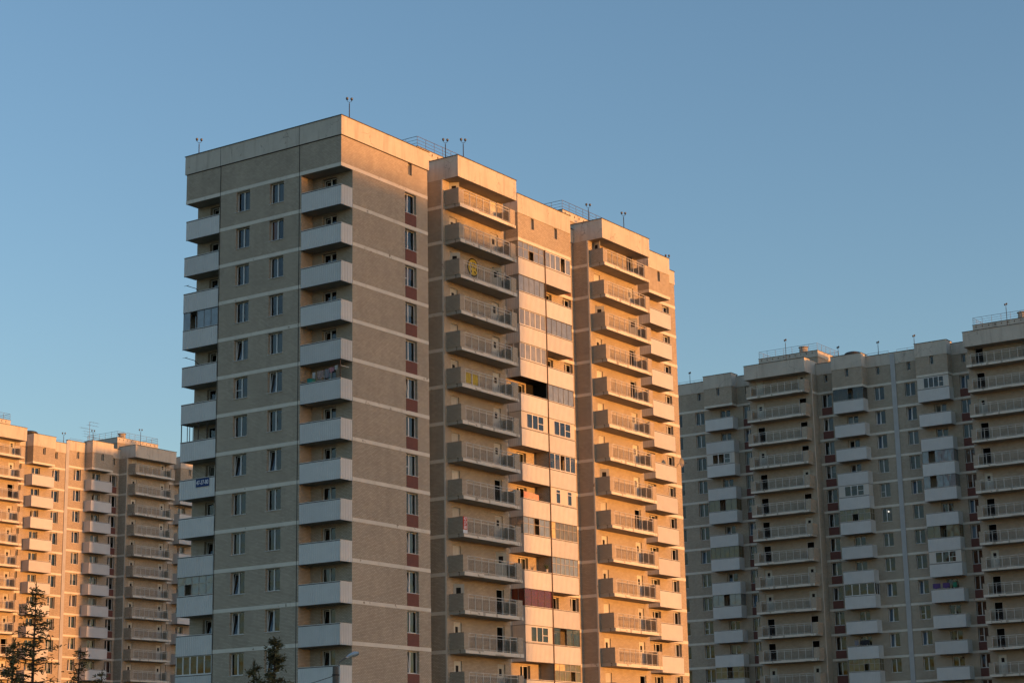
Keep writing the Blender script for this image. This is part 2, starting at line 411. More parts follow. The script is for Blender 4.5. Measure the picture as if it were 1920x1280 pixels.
def stair_slab(seed):
    r = random.Random(seed); m = MB(); x0, x1, y0, y1 = -3.75, 3.75, -2.95, -1.55
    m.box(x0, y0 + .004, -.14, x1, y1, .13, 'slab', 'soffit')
    # broken edge: patches spalled off, built as thin plates of render standing proud between them
    x = x0
    while x < x1 - .05:
        w = min(x1 - x, r.uniform(.35, 1.6)); top = .135 if r.random() < .6 else r.uniform(.03, .10); bot = -.142 if r.random() < .75 else r.uniform(-.10, -.05)
        m.box(x + .001, y0 - .022, bot, x + w - .001, y0 + .003, top, 'band'); x += w
        if r.random() < .35: x += r.uniform(.05, .3)
    return m.mesh('stair_balcony')
def side_wall(sx):
    m = MB(); x0, x1 = (-3.80, -3.55) if sx < 0 else (3.55, 3.80)
    m.box(x0, -2.88, .131, x1, -1.555, 1.36, 'brick')
    if sx < 0: m.box(x1, -2.88, .131, x1 + .33, -2.66, 1.30, 'brick')
    else: m.box(x0 - .45, -2.88, .131, x0, -2.66, 1.36, 'brick')
    return m.mesh('side_wall')
def stair_balcony(parent, loc, rz, seed):
    b = obj('stair_balcony', cached(('ss', seed % 5), lambda: stair_slab(seed % 5)), parent, loc, rz)
    for sx in (-1, 1): obj('side_wall', cached(('sw', sx), lambda: side_wall(sx)), b)
    obj('railing', cached('sr', stair_railing), b)
    return b
def door_leaf(w, h, win, blank=False):
    m = MB(); m.box(-w / 2, 0, 0, w / 2, .05, h, 'door')
    m.box(-w / 2 + .1, -.012, .15, w / 2 - .1, 0, .85, 'door')
    return m
def stair_door(parent, loc, rz, state, w=.98, h=2.1):
    """state: 'shut', 'ajar', 'open' (leaf gone, dark way in), 'blank'"""
    def frame():
        m = MB(); t = .06
        m.box(-w / 2, .10, 0, -w / 2 + t, .18, h, 'pvc'); m.box(w / 2 - t, .10, 0, w / 2, .18, h, 'pvc'); m.box(-w / 2 + t, .10, h - t, w / 2 - t, .18, h, 'pvc')
        d = 1.0; k = 'interior'
        m.quad((-w / 2, d, 0), (w / 2, d, 0), (w / 2, d, h), (-w / 2, d, h), k); m.quad((-w / 2, .19, 0), (-w / 2, d, 0), (-w / 2, d, h), (-w / 2, .19, h), k)
        m.quad((w / 2, d, 0), (w / 2, .19, 0), (w / 2, .19, h), (w / 2, d, h), k); m.quad((-w / 2, .19, h), (-w / 2, d, h), (w / 2, d, h), (w / 2, .19, h), k)
        m.quad((-w / 2, d, .002), (-w / 2, .1, .002), (w / 2, .1, .002), (w / 2, d, .002), k)
        return m.mesh('stair_door')
    f = obj('stair_door', cached(('sd', w, h), frame), parent, loc, rz)
    def leaf(blank):
        m = MB(); a = w - .14
        if blank: m.box(0, 0, .02, a, .045, h - .07, 'door')
        else:
            wa, wb, za, zb = a * .30, a * .72, h * .60, h * .84
            m.box(0, 0, .02, wa, .045, h - .07, 'door'); m.box(wb, 0, .02, a, .045, h - .07, 'door')
            m.box(wa, 0, .02, wb, .045, za, 'door'); m.box(wa, 0, zb, wb, .045, h - .07, 'door')
            m.quad((wa, .02, za), (wb, .02, za), (wb, .02, zb), (wa, .02, zb), 'interior')
        m.tube([(a - .08, -.04, 1.0), (a - .08, -.04, 1.14)], .014, 'steel', 5)
        return m.mesh('leaf')
    if state != 'open':
        ang = {'shut': 0, 'blank': 0, 'ajar': rad(-62), 'out': rad(-100)}[state]
        obj('leaf', cached(('lf', state == 'blank'), lambda: leaf(state == 'blank')), f, (-w / 2 + .07, .11, 0), ang)
    return f

# ------------------------------------------------------------------ roof pieces
def roof_railing(x0, x1, y0, y1, z0, h=.82, posts=1.1):
    m = MB(); k = 'steel'
    corners = [(x0, y0), (x1, y0), (x1, y1), (x0, y1), (x0, y0)]
    for (ax, ay), (bx, by) in zip(corners, corners[1:]):
        L = math.hypot(bx - ax, by - ay); n = max(2, round(L / posts))
        for q in (h, h * .66, h * .33): m.tube([(ax, ay, z0 + q), (bx, by, z0 + q)], .022 if q == h else .015, k, 5)
        for i in range(n): m.tube([(ax + (bx - ax) * i / n, ay + (by - ay) * i / n, z0), (ax + (bx - ax) * i / n, ay + (by - ay) * i / n, z0 + h)], .018, k, 5)
    return m
def penthouse(parent, x0, x1, y0, y1, B, vents=()):
    m = MB(); m.box(x0, y0, B + 3.0, x1, y1, B + 5.2, 'brick')
    p = obj('roof_house', m, parent)
    m = MB(); m.box(x0 - .08, y0 - .08, B + 5.2, x1 + .08, y1 + .08, B + 5.96, 'parapet'); m.box(x0 - .12, y0 - .12, B + 5.96, x1 + .12, y1 + .12, B + 6.0, 'roofmetal')
    n = int((x1 - x0) / .75)
    for i in range(n): m.box(x0 + .3 + i * .75, y0 - .12, B + 5.62, x0 + .36 + i * .75, y0 - .081, B + 5.80, 'rust')
    obj('cornice', m, p)
    obj('roof_railing', roof_railing(x0 - .02, x1 + .02, y0 - .02, y1 + .02, B + 6.0), p)
    for vx, vy in vents:
        m = MB(); m.lathe((vx, vy, B + 6.0), [(.5, 0), (.52, .25), (.5, .5), (.5, .78), (.6, .80), (.6, .86), (.05, .95)], 'slab', 14)
        obj('roof_vent', m, p)
def flashing(m, x0, y0, x1, y1, z): m.box(x0 - .05, y0 - .05, z, x1 + .05, y1 + .05, z + .05, 'roofmetal')

# ------------------------------------------------------------------ one stair section of the standard block (local: x along facade, wall plane y = 0, -y to the front)
def opening(x, w, z0, z1): return (x - w / 2, x + w / 2, z0, z1)
WT, WB = -.19, -1.74        # window head and foot below the floor band

class Block:
    """wall bookkeeping: every opening is noted on the wall it pierces, walls are built at the end"""
    def __init__(s, root, B, K): s.root = root; s.B = B; s.K = K; s.ops = []; s.attic = []; s.pieces = []
    def band(s, name):
        m = MB(); s.pieces.append((name, m)); return m

def stair(bk, s, B=None, depth_side=1.55, doors=None, seed=0, visible=True, K=None):
    r = bk.root; B = bk.B if B is None else B; K = bk.K if K is None else K
    rng = random.Random(seed)
    x0, x1, yf = s - 4.05, s + 4.05, -1.55
    dl, dr, dw = s - 2.73, s + 2.78, .98
    w = MB(); ops = []
    for k in range(K):
        z = B - H * k
        ops += [(dl - x0 - dw / 2, dl - x0 + dw / 2, z + .131, z + 2.23), (dr - x0 - dw / 2, dr - x0 + dw / 2, z + .131, z + 2.23)]
    w.wall((x0, yf), (1, 0), x1 - x0, 0, B + 2.2, ops, 'brick', .12)
    w.quad((x0, 0, 0), (x0, yf, 0), (x0, yf, B + 2.2), (x0, 0, B + 2.2), 'brick'); w.quad((x1, yf, 0), (x1, 0, 0), (x1, 0, B + 2.2), (x1, yf, B + 2.2), 'brick')
    # pale concrete corner strips
    o = obj('stair_wall', w, r)
    m = MB()
    for xx in (x0, x1): m.box(xx - .012 if xx == x0 else xx, yf - .004, 0, xx if xx == x0 else xx + .012, yf + .13, B + 2.19, 'band')
    obj('corner_strip', m, o)
    for k in range(K + 1):
        z = B - H * k
        bk.band('side_band').box(x0 - .022, yf + .131, z - .13, x0 + .05, 0, z + .13, 'band')
        if k == 0: bk.band('side_band').box(x1 - .05, yf + .131, z - .13, x1 + .022, 0, z + .13, 'band')
    for k in range(K):
        z = B - H * k
        stair_balcony(r, (s, 0, z), 0, k + seed)
        for j, x in enumerate((dl, dr)):
            st = (doors or {}).get((k, j)) or rng.choice(['shut', 'shut', 'ajar', 'open', 'blank'] if j == 0 else ['shut', 'shut', 'ajar', 'open'])
            stair_door(r, (x, yf, z + .131), 0, st)
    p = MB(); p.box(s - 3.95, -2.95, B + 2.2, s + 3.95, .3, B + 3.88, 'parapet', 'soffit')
    po = obj('parapet', p, r); f = MB(); flashing(f, s - 3.95, -2.95, s + 3.95, .3, B + 3.88); obj('roof_flashing', f, po)

def red_window(bk, x, B=None, K=None, y=0.0, w=1.3, build=True):
    B = bk.B if B is None else B; K = bk.K if K is None else K
    for k in range(K):
        z = B - H * k; bk.ops.append(opening(x, w, z + WB, z + WT))
        window(bk.root, (x, y, z + WB), 0, w, WT - WB)
        m = cached(('red', w), lambda: MB().box(-w / 2, -.012, 0, w / 2, .02, .92, 'red_brick').mesh('red_panel'))
        obj('red_panel', m, bk.root, (x, y, z + WB - .035 - .92))
def plain_window(bk, x, B=None, K=None, w=1.25):
    B = bk.B if B is None else B; K = bk.K if K is None else K
    for k in range(K):
        z = B - H * k; bk.ops.append(opening(x, w, z + WB, z + WT)); window(bk.root, (x, 0, z + WB), 0, w, WT - WB)
def attic(bk, x, y=0.0, B=None):
    B = bk.B if B is None else B
    if y == 0: bk.ops.append(opening(x, .44, B + 1.24, B + 2.16))
    attic_window(bk.root, (x, y, B + 1.24), 0)

def balcony_column(bk, x0, x1, inner, B=None, K=None, glaze=None, sides='LR', soot=(), attic_x=None, bal=None, pe=(.04, .04)):
    """attic box standing proud on top, open balconies below, balcony window in the wall behind"""
    B = bk.B if B is None else B; K = bk.K if K is None else K; r = bk.root; D = 1.3; glaze = glaze or {}
    w = MB(); ops = [opening(attic_x - x0, .44, B + 1.24, B + 2.16)] if attic_x else []
    w.wall((x0, -D), (1, 0), x1 - x0, B - .13, B + 2.2, ops, 'brick')
    w.quad((x0, 0, B - .13), (x0, -D, B - .13), (x0, -D, B + 2.2), (x0, 0, B + 2.2), 'brick'); w.quad((x1, -D, B - .13), (x1, 0, B - .13), (x1, 0, B + 2.2), (x1, -D, B + 2.2), 'brick')
    w.quad((x0, -D, B - .13), (x0, 0, B - .13), (x1, 0, B - .13), (x1, -D, B - .13), 'soffit')
    obj('attic_wall', w, r)
    if attic_x: attic_window(r, (attic_x, -D, B + 1.24), 0)
    b = bk.band('attic_band')
    b.box(x0 - .018, -D - .018, B - .132, x1 + .018, -D + .05, B + .13, 'band'); b.box(x0 - .018, -D + .05, B - .132, x0 + .05, 0, B + .13, 'band'); b.box(x1 - .05, -D + .05, B - .132, x1 + .018, 0, B + .13, 'band')
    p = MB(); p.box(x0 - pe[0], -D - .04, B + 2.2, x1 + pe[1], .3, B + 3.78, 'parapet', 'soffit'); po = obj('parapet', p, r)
    f = MB(); flashing(f, x0 - pe[0] + (.05 if not pe[0] else 0), -D - .04, x1 + pe[1] - (.05 if not pe[1] else 0), .3, B + 3.78); obj('roof_flashing', f, po)
    ww, zt, zb = 1.4, -.34, -1.95
    for k in range(K):
        z = B - H * k
        b0, b1 = bal or (x0, x1); balcony(r, (b0, 0, z), 0, b1 - b0, D, sides, glaze=glaze.get(k), soot=k in soot)
        bk.ops.append(opening(inner, ww, z + zb, z + zt))
        window(r, (inner, 0, z + zb), 0, ww, zt - zb, 'balcony_window', .5, sill=False)
def finish_wall(bk, x0, x1, B=None, skip=()):
    """the back wall of the facade with all its openings; skip = x-ranges hidden inside the stair blocks"""
    B = bk.B if B is None else B
    segs = []; x = x0
    for a, b in sorted(skip):
        if a > x: segs.append((x, a))
        x = b
    if x < x1: segs.append((x, x1))
    for a, b in segs:
        w = MB(); ops = [(o[0] - a, o[1] - a, o[2], o[3]) for o in bk.ops if a < (o[0] + o[1]) / 2 < b]
        w.wall((a, 0), (1, 0), b - a, 0, B + 2.2, ops, 'brick'); obj('brick_wall', w, bk.root)
    return segs
def wall_bands(bk, segs, B=None, K=None, cut=()):
    B = bk.B if B is None else B; K = (bk.K if K is None else K)
    for k in range(K + 1):
        for a, b in segs: bk.band('floor_band').box(a, -.018, B - H * k - .13, b, .04, B - H * k + .13, 'band')
def wall_parapet(bk, a, b, top, B=None):
    B = bk.B if B is None else B
    p = MB(); p.box(a, -.05, B + 2.2, b, .3, B + top, 'parapet', 'soffit'); po = obj('parapet', p, bk.root)
    f = MB(); flashing(f, a, -.05, b, .3, B + top); obj('roof_flashing', f, po)
def body(bk, x0, x1, y1, B=None):
    """rear, ends and flat roof"""
    B = bk.B if B is None else B; m = MB(); z = B + 2.9
    m.quad((x1, y1, 0), (x0, y1, 0), (x0, y1, z), (x1, y1, z), 'brick')
    m.quad((x0, y1, 0), (x0, 0, 0), (x0, 0, z), (x0, y1, z), 'brick'); m.quad((x1, 0, 0), (x1, y1, 0), (x1, y1, z), (x1, 0, z), 'brick')
    m.quad((x0, .3, z), (x1, .3, z), (x1, y1, z), (x0, y1, z), 'roofmetal')
    obj('rear_wall', m, bk.root)
def bands_done(bk):
    for n, m in bk.pieces: obj(n, m, bk.root)

# ================================================================== CENTRAL TOWER
tower = thing('apartment_tower', 'tall brick apartment tower in the middle of the picture, nearest and largest of the blocks', 'apartment building', (0, 1.9, 0))
bk = Block(tower, G, 14)
SB, SD = 16.6, 37.42
stair(bk, SB, seed=3, doors={(0, 0): 'ajar', (0, 1): 'blank', (1, 0): 'shut', (2, 0): 'ajar', (3, 0): 'shut', (4, 0): 'blank', (5, 0): 'shut', (6, 0): 'blank', (7, 0): 'blank', (8, 0): 'blank', (9, 0): 'blank', (10, 0): 'blank', (11, 0): 'ajar', (12, 0): 'shut',
    (1, 1): 'shut', (2, 1): 'ajar', (3, 1): 'shut', (4, 1): 'shut', (5, 1): 'shut', (6, 1): 'shut', (7, 1): 'shut', (8, 1): 'open', (9, 1): 'shut', (10, 1): 'ajar', (11, 1): 'open', (12, 1): 'open', (13, 1): 'shut'})
stair(bk, SD, seed=8, doors={(0, 0): 'out', (1, 0): 'blank', (2, 0): 'ajar', (3, 0): 'shut', (4, 0): 'blank', (5, 0): 'blank', (6, 0): 'blank', (7, 0): 'ajar', (8, 0): 'blank', (9, 0): 'shut', (10, 0): 'shut', (11, 0): 'blank', (12, 0): 'shut', (0, 1): 'open', (3, 1): 'open', (8, 1): 'open', (6, 1): 'shut', (13, 1): 'open'})
red_window(bk, SD - 5.2)
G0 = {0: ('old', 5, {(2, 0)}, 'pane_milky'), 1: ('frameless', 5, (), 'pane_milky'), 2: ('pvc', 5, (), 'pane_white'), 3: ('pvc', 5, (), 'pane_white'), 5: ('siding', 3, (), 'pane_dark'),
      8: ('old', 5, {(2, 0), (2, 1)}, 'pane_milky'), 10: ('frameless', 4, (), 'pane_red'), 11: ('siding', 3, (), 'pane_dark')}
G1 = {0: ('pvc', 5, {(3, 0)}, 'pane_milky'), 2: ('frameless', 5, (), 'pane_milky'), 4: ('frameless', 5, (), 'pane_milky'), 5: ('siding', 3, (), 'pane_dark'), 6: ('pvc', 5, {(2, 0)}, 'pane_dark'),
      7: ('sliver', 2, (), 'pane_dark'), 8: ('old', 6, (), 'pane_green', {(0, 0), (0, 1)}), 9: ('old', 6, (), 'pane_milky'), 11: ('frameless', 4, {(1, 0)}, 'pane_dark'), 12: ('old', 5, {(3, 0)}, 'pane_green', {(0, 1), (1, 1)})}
cx0, cxm, cx1 = SB + 6.5, 26.98, SD - 6.5
balcony_column(bk, cx0, cxm, SB + 8.25, glaze=G0, sides='L', soot=(3,), attic_x=25.25, bal=(cx0, cxm - .06), pe=(.04, 0))
balcony_column(bk, cxm, cx1, SD - 8.25, glaze=G1, sides='R', attic_x=28.72, bal=(cxm + .06, cx1), pe=(0, .04))
m = MB(); m.box(cxm - .055, -1.27, 0, cxm + .055, 0, G - .14, 'brick'); m.box(cxm - .05, -1.345, 0, cxm + .05, -1.27, G - .14, 'rust')
obj('party_wall', m, tower)
m = MB(); m.box(cxm - .08, -1.2, G - 4 * H - 1.3, cxm - .058, -.02, G - 4 * H - .15, 'soot'); m.box(25.75, -.03, G - 4 * H - 2.6, cxm - .09, -.004, G - 4 * H - .16, 'soot')
obj('soot_stain', m, tower)
balcony_column(bk, SD + 6.5, SD + 10.25, SD + 8.1, attic_x=45.75)
plain_window(bk, 49.05); 
segs = finish_wall(bk, 10.2, 50.85, skip=[(SB - 4.0, SB + 4.0), (SD - 4.0, SD + 4.0)])
wall_bands(bk, segs)
for a, b, t in ((10.2, 12.6, 3.4), (20.6, cx0 - .05, 3.4), (cx1 + .05, SD - 3.96, 3.4), (SD + 3.96, SD + 6.45, 3.4), (SD + 10.3, 50.9, 3.45)): wall_parapet(bk, a, b, t)
body(bk, 10.2, 50.85, 13.3)
penthouse(tower, SB - 2.6, SB + 5.2, 1.95, 7.5, G); penthouse(tower, SD - 2.5, SD + 5.3, 1.95, 7.5, G)

# end block (its face looks left, towards -x)
Y = lambda y: y - 1.9
d = 1.27; YE = 15.05
wA = MB()
for_ops = []
for k in range(14):
    z = G - H * k; for_ops.append(opening(8.06 - d, 1.36, z + WB, z + WT))
wA.wall((d, Y(0)), (1, 0), 10.15 - d, 0, G - .13, [o for o in for_ops], 'brick')
wA.wall((0, Y(0)), (1, 0), 10.15, G - .13, G + 2.2, [opening(8.0, .46, G + 1.24, G + 2.16)], 'brick')
wA.quad((10.15, Y(0), 0), (10.15, Y(1.9), 0), (10.15, Y(1.9), G + 2.2), (10.15, Y(0), G + 2.2), 'brick')
wA.wall((0, Y(YE)), (0, -1), YE, G - .13, G + 2.2, [], 'brick')
mo = []
for k in range(14):
    z = G - H * k
    for yc in (9.3, 6.03): mo.append(opening(11.62 - yc, 1.34, z + WB, z + WT))
wA.wall((0, Y(11.62)), (0, -1), 11.62 - 3.70, 0, G - .13, mo, 'brick')
wA.quad((0, Y(3.70), 0), (d, Y(3.70), 0), (d, Y(3.70), G - .13), (0, Y(3.70), G - .13), 'brick')
wA.quad((d, Y(11.62), 0), (0, Y(11.62), 0), (0, Y(11.62), G - .13), (d, Y(11.62), G - .13), 'brick')
bo = []; bl = []
for k in range(14):
    z = G - H * k; bo.append(opening(3.70 - 2.12, 1.3, z - 1.95, z - .34)); bl.append(opening(YE - 13.05, 1.4, z - 1.95, z - .34))
wA.wall((d, Y(3.70)), (0, -1), 3.70, 0, G - .13, bo, 'brick'); wA.wall((d, Y(YE)), (0, -1), YE - 11.62, 0, G - .13, bl, 'brick')
wA.quad((0, Y(3.7), G - .13), (d, Y(3.7), G - .13), (d, Y(0), G - .13), (0, Y(0), G - .13), 'soffit'); wA.quad((0, Y(YE), G - .13), (d, Y(YE), G - .13), (d, Y(11.62), G - .13), (0, Y(11.62), G - .13), 'soffit')
wA.quad((10.2, Y(YE), 0), (d, Y(YE), 0), (d, Y(YE), G + 2.2), (10.2, Y(YE), G + 2.2), 'brick'); wA.quad((d, Y(YE), G - .13), (0, Y(YE), G - .13), (0, Y(YE), G + 2.2), (d, Y(YE), G + 2.2), 'brick')
obj('end_wall', wA, tower)
R9 = -math.pi / 2
for k in range(14):
    z = G - H * k
    window(tower, (8.06, Y(0), z + WB), 0, 1.36, WT - WB, split=.42)
    obj('red_panel', cached(('red', 1.36), lambda: MB().box(-.68, -.012, 0, .68, .02, .92, 'red_brick').mesh('red_panel')), tower, (8.06, Y(0), z + WB - .955))
    for yc in (9.3, 6.03):
        st = None
        if yc == 6.03 and k == 1: st = (False, False, None)
        f = window(tower, (0, Y(yc), z + WB), R9, 1.34, WT - WB, split=.47, style=st)
        if st:
            m = MB(); m.box(-.60, FY + .10, .07, -.06, FY + .13, 1.47, 'orange'); M['orange'] = simple('orange_blind', (.50, .15, .05), .8); obj('orange_blind', m, f)
    window(tower, (d, Y(2.12), z - 1.95), R9, 1.3, 1.61, 'balcony_window', .5, sill=False); window(tower, (d, Y(13.05), z - 1.95), R9, 1.4, 1.61, 'balcony_window', .5, sill=False)
    balcony(tower, (d, Y(3.68), z), R9, 3.68, d, 'R')
    out = .0 if k == 0 else .12
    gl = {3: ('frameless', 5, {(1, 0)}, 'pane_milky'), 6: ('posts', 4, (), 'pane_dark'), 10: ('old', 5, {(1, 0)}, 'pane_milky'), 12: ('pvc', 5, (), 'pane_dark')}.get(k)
    balcony(tower, (d, Y(YE - .05 + out), z), R9, 3.36 + out, d, 'L', glaze=gl)
attic_window(tower, (8.0, Y(0), G + 1.24), 0, .46)
for k in range(15):
    z = G - H * k; b = bk.band('end_band')
    if k == 0:
        b.box(-.018, Y(0) - .018, z - .132, 10.15, Y(0) + .04, z + .13, 'band'); b.box(-.018, Y(0) + .04, z - .132, .05, Y(YE) + .018, z + .13, 'band')
    else:
        b.box(d, Y(0) - .018, z - .13, 10.15, Y(0) + .04, z + .13, 'band'); bk.band('end_band').box(-.018, Y(3.70), z - .13, .05, Y(11.62), z + .13, 'band')
bands_done(bk)
p = MB(); p.box(-.07, Y(-.07), G + 2.2, 10.28, Y(YE + .12), G + 3.62, 'parapet', 'soffit'); po = obj('parapet', p, tower)
f = MB(); flashing(f, -.07, Y(-.07), 10.28, Y(YE + .12), G + 3.62); obj('roof_flashing', f, po)
m = MB()
for yj in (3.87, 11.56): m.box(-.022, Y(yj) - .022, 0, .01, Y(yj) + .022, G + 2.19, 'joint'); m.box(-.078, Y(yj) - .014, G + 2.2, -.06, Y(yj) + .014, G + 3.61, 'joint')
m.box(-.04, Y(-.04), G + 2.155, 10.2, Y(0), G + 2.199, 'joint'); m.box(-.04, Y(0), G + 2.155, 0, Y(YE), G + 2.199, 'joint')  # dark strips paint the shadow line under the parapet overhang
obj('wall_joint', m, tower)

# ================================================================== STANDARD LONG BLOCK
def long_block(root, B, BR, K, xl, xr, glz, pent, seeds, left_extra=None, doors=None, depth=14):
    """two stair sections either side of the covered joint at x = 0"""
    bk = Block(root, B, K)
    for sgn, b_, key in ((-1, B, 'L'), (1, BR, 'R')):
        s = 13.6 * sgn
        stair(bk, s, b_, seed=seeds[key], doors=(doors or {}).get(key))
        cols = [(s - 10.3, s - 6.55, s - 8.25), (s + 6.55, s + 10.3, s + 8.25)]
        for i, (a, c, inn) in enumerate(cols):
            balcony_column(bk, a, c, inn, b_, glaze=glz.get((key, i)), attic_x=(a + c) / 2)
        for x in (s - 5.15, s + 5.15):
            red_window(bk, x, b_); attic(bk, x, 0.0, b_)
        for x in (s - 11.7, s + 11.7):
            plain_window(bk, x, b_); attic(bk, x, 0.0, b_)
        penthouse(root, s + pent[0], s + pent[1], 3.0, 9.0, b_, [(s + pent[2], 4.1)])
    if left_extra is not None: plain_window(bk, left_extra, B)
    ops = list(bk.ops)
    for a, b, b_ in ((xl, -.001, B), (.001, xr, BR)):
        sk = [(c - 4.0, c + 4.0) for c in (-13.6, 13.6) if a < c < b]
        bk.ops = [o for o in ops if a < o[0] < b]
        wall_bands(bk, finish_wall(bk, a, b, b_, sk), b_)
        cuts = sorted([q for c in (-13.6, 13.6) if a < c < b for q in ((c - 10.36, c - 6.49), (c - 3.97, c + 3.97), (c + 6.49, c + 10.36))]); x = a
        for ca, cb in cuts + [(b, b)]:
            if ca > x: wall_parapet(bk, x, ca, 3.52, b_)
            x = cb
    body(bk, xl, xr, depth, min(B, BR))
    m = MB(); m.box(-.27, -.10, 0, .27, 0, max(B, BR) + 3.4, 'stripcover'); m.box(-.05, -.112, 0, .05, -.10, max(B, BR) + 3.4, 'stripcover'); obj('joint_cover', m, root)
    m = MB(); k = 'steel'
    for a, b in ((xl, -24), (-3.1, -.5), (.5, 3.1), (20.2, min(xr, 30))):
        if a >= b: continue
        b_ = B if b < 0 else BR
        m.tube([(a, .18, b_ + 3.86), (b, .18, b_ + 3.86)], .018, k, 5)
        n = int((b - a) / 1.0)
        for i in range(n + 1): m.tube([(a + (b - a) * i / max(n, 1), .18, b_ + 3.5), (a + (b - a) * i / max(n, 1), .18, b_ + 3.86)], .014, k, 4)
    obj('parapet_rail', m, root)
    bands_done(bk)
    return bk
BR_ = G + 1.31
right = thing('apartment_block', 'long shaded brick apartment block at the right edge with a pale vertical joint strip', 'apartment building', (101.2, 1.89, 0), -math.pi / 2)
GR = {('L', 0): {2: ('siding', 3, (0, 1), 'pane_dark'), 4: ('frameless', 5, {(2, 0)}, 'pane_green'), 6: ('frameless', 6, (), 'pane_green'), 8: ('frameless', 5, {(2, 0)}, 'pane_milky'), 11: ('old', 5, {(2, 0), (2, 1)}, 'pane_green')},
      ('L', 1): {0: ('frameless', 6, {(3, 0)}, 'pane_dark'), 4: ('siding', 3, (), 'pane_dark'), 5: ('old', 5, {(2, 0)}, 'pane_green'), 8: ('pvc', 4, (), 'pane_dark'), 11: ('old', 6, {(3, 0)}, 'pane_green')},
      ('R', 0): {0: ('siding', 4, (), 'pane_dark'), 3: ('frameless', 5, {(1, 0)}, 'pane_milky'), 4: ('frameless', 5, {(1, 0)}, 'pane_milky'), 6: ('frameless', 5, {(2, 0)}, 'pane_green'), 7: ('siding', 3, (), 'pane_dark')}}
long_block(right, BR_, BR_, 13, -42, 36.4, GR, (-4.8, 2.9, .6), {'L': 21, 'R': 34}, left_extra=-28.4, doors={'L': {**{(k, 0): 'open' for k in (2, 4, 5, 6, 7, 10, 11)}, **{(k, 0): 'shut' for k in (1, 3, 8, 9, 12)}, (0, 0): 'blank', **{(k, 1): 'open' for k in (1, 2, 3, 5, 7, 10, 11)}, **{(k, 1): 'shut' for k in (4, 6, 8, 9, 12)}},
    'R': {(k, 0): 'shut' if k in (2, 5, 8, 12) else 'open' for k in range(13)}})
left = thing('apartment_block', 'distant brick apartment block at the left edge, orange in the sun on its left half', 'apartment building', (74.65, 108.9, 0), 0)
long_block(left, G - .33, G + .21, 11, -30, 40, {}, (-1.7, 6.1, 0.2), {'L': 51, 'R': 62}, doors={q: {(k, j): 'open' if (k + j * 3) % 7 == 5 and q == 'L' else 'shut' for k in range(1, 11) for j in (0, 1)} for q in 'LR'})
for root, x, b in ((right, -4.9, BR_), (left, -6.4, G - .33)):
    m = MB(); m.lathe((x, .2, b + 3.84), [(.85, 0), (.95, .12), (1.0, .3), (.85, .42), (.5, .52), (.1, .56)], 'roofmetal', 18); obj('roof_dome', m, root)

# the neighbour across the street, behind and to the right of the camera: its shadow lies on the central tower
far = thing('apartment_tower', 'brick apartment tower across the street, opposite the long sunlit front', 'apartment building', (45, -290, 0), 0)
m = MB()
fz = G + 5.9
m.wall((-22, 0), (1, 0), 36.5, 0, fz - 1.8, [opening(2 + 3.2 * i, 1.3, 3 + H * k, 4.55 + H * k) for i in range(11) for k in range(16)], 'brick')
m.quad((14.5, 14, 0), (-22, 14, 0), (-22, 14, fz), (14.5, 14, fz), 'brick'); m.quad((-22, 14, 0), (-22, 0, 0), (-22, 0, fz), (-22, 14, fz), 'brick'); m.quad((14.5, 0, 0), (14.5, 14, 0), (14.5, 14, fz), (14.5, 0, fz), 'brick')
m.box(-22, .25, fz - 2, 14.5, 14, fz - 1.9, 'roofmetal'); m.box(-22.0, .3, 0, 14.5, .4, fz - 1.9, 'interior')
obj('brick_wall', m, far)
m = MB(); m.box(-22.1, -.1, fz - 1.8, 14.6, 14.1, fz, 'parapet'); obj('parapet', m, far)
m = MB(); m.box(14.6, .5, 0, 23.4, 13.5, fz - 2.3, 'brick'); obj('stair_wall', m, far)
m = MB(); m.box(14.6, .4, fz - 2.3, 23.5, 13.6, fz - 1.6, 'parapet'); obj('roof_cornice', m, far)

low = thing('low_building', 'unseen low brick building, added to shade the foreground trees and street lamp', 'building', (-50, -150, 0), 0)  # unseen block added to keep the low sun off trees and street lamp
m = MB(); m.wall((-60, 0), (1, 0), 95, 0, 11, [opening(3 + 4.0 * i, 1.5, 1.2 + 3.3 * k, 2.8 + 3.3 * k) for i in range(23) for k in range(3)], 'brick'); m.box(-60, .3, 0, 35, 12, 11, 'brick'); obj('brick_wall', m, low)
m = MB(); m.box(-60.3, -.3, 11, 35.3, 12.3, 11.5, 'parapet'); obj('cornice', m, low)
# ================================================================== ROOF LAMPS, AERIALS, DISH
def roof_lamp_mesh(h):
    m = MB(); m.tube([(0, 0, 0), (0, 0, h - .5)], .035, 'black', 8); m.tube([(0, 0, h - .5), (0, 0, h - .38)], .02, 'black', 6)
    for s in (-1, 1):
        pts = [(s * .17 * math.sin(t * math.pi / 8), 0, h - .38 + .14 * (1 - math.cos(t * math.pi / 8))) for t in range(5)]
        m.tube(pts, .014, 'black', 5)
    return m.mesh('pole')
def lamp_head():
    m = MB(); m.lathe((0, 0, 0), [(.03, 0), (.07, .02), (.07, .07)], 'black', 10); m.lathe((0, 0, .07), [(.085, 0), (.105, .06), (.09, .12), (.04, .16)], 'lampglass', 10); return m.mesh('lamp_globe', True)
def roof_lamp(p, h, label, rz=-.6):
    t = thing('roof_lamp', label, 'lamp', p, rz, 'twin-globe lamps on the roofs')
    obj('pole', cached(('rl', h), lambda: roof_lamp_mesh(h)), t)
    for s in (-1, 1): obj('lamp_globe', cached('lg', lamp_head), t, (s * .17, 0, h - .24))
TZ = G + 3.67; SZ = G + 3.93
roof_lamp((.25, 14.1, TZ), 1.35, 'twin-globe roof lamp at the far left end of the central tower roof')
roof_lamp((1.24, .28, TZ), 1.75, 'twin-globe roof lamp on the highest front corner of the central tower')
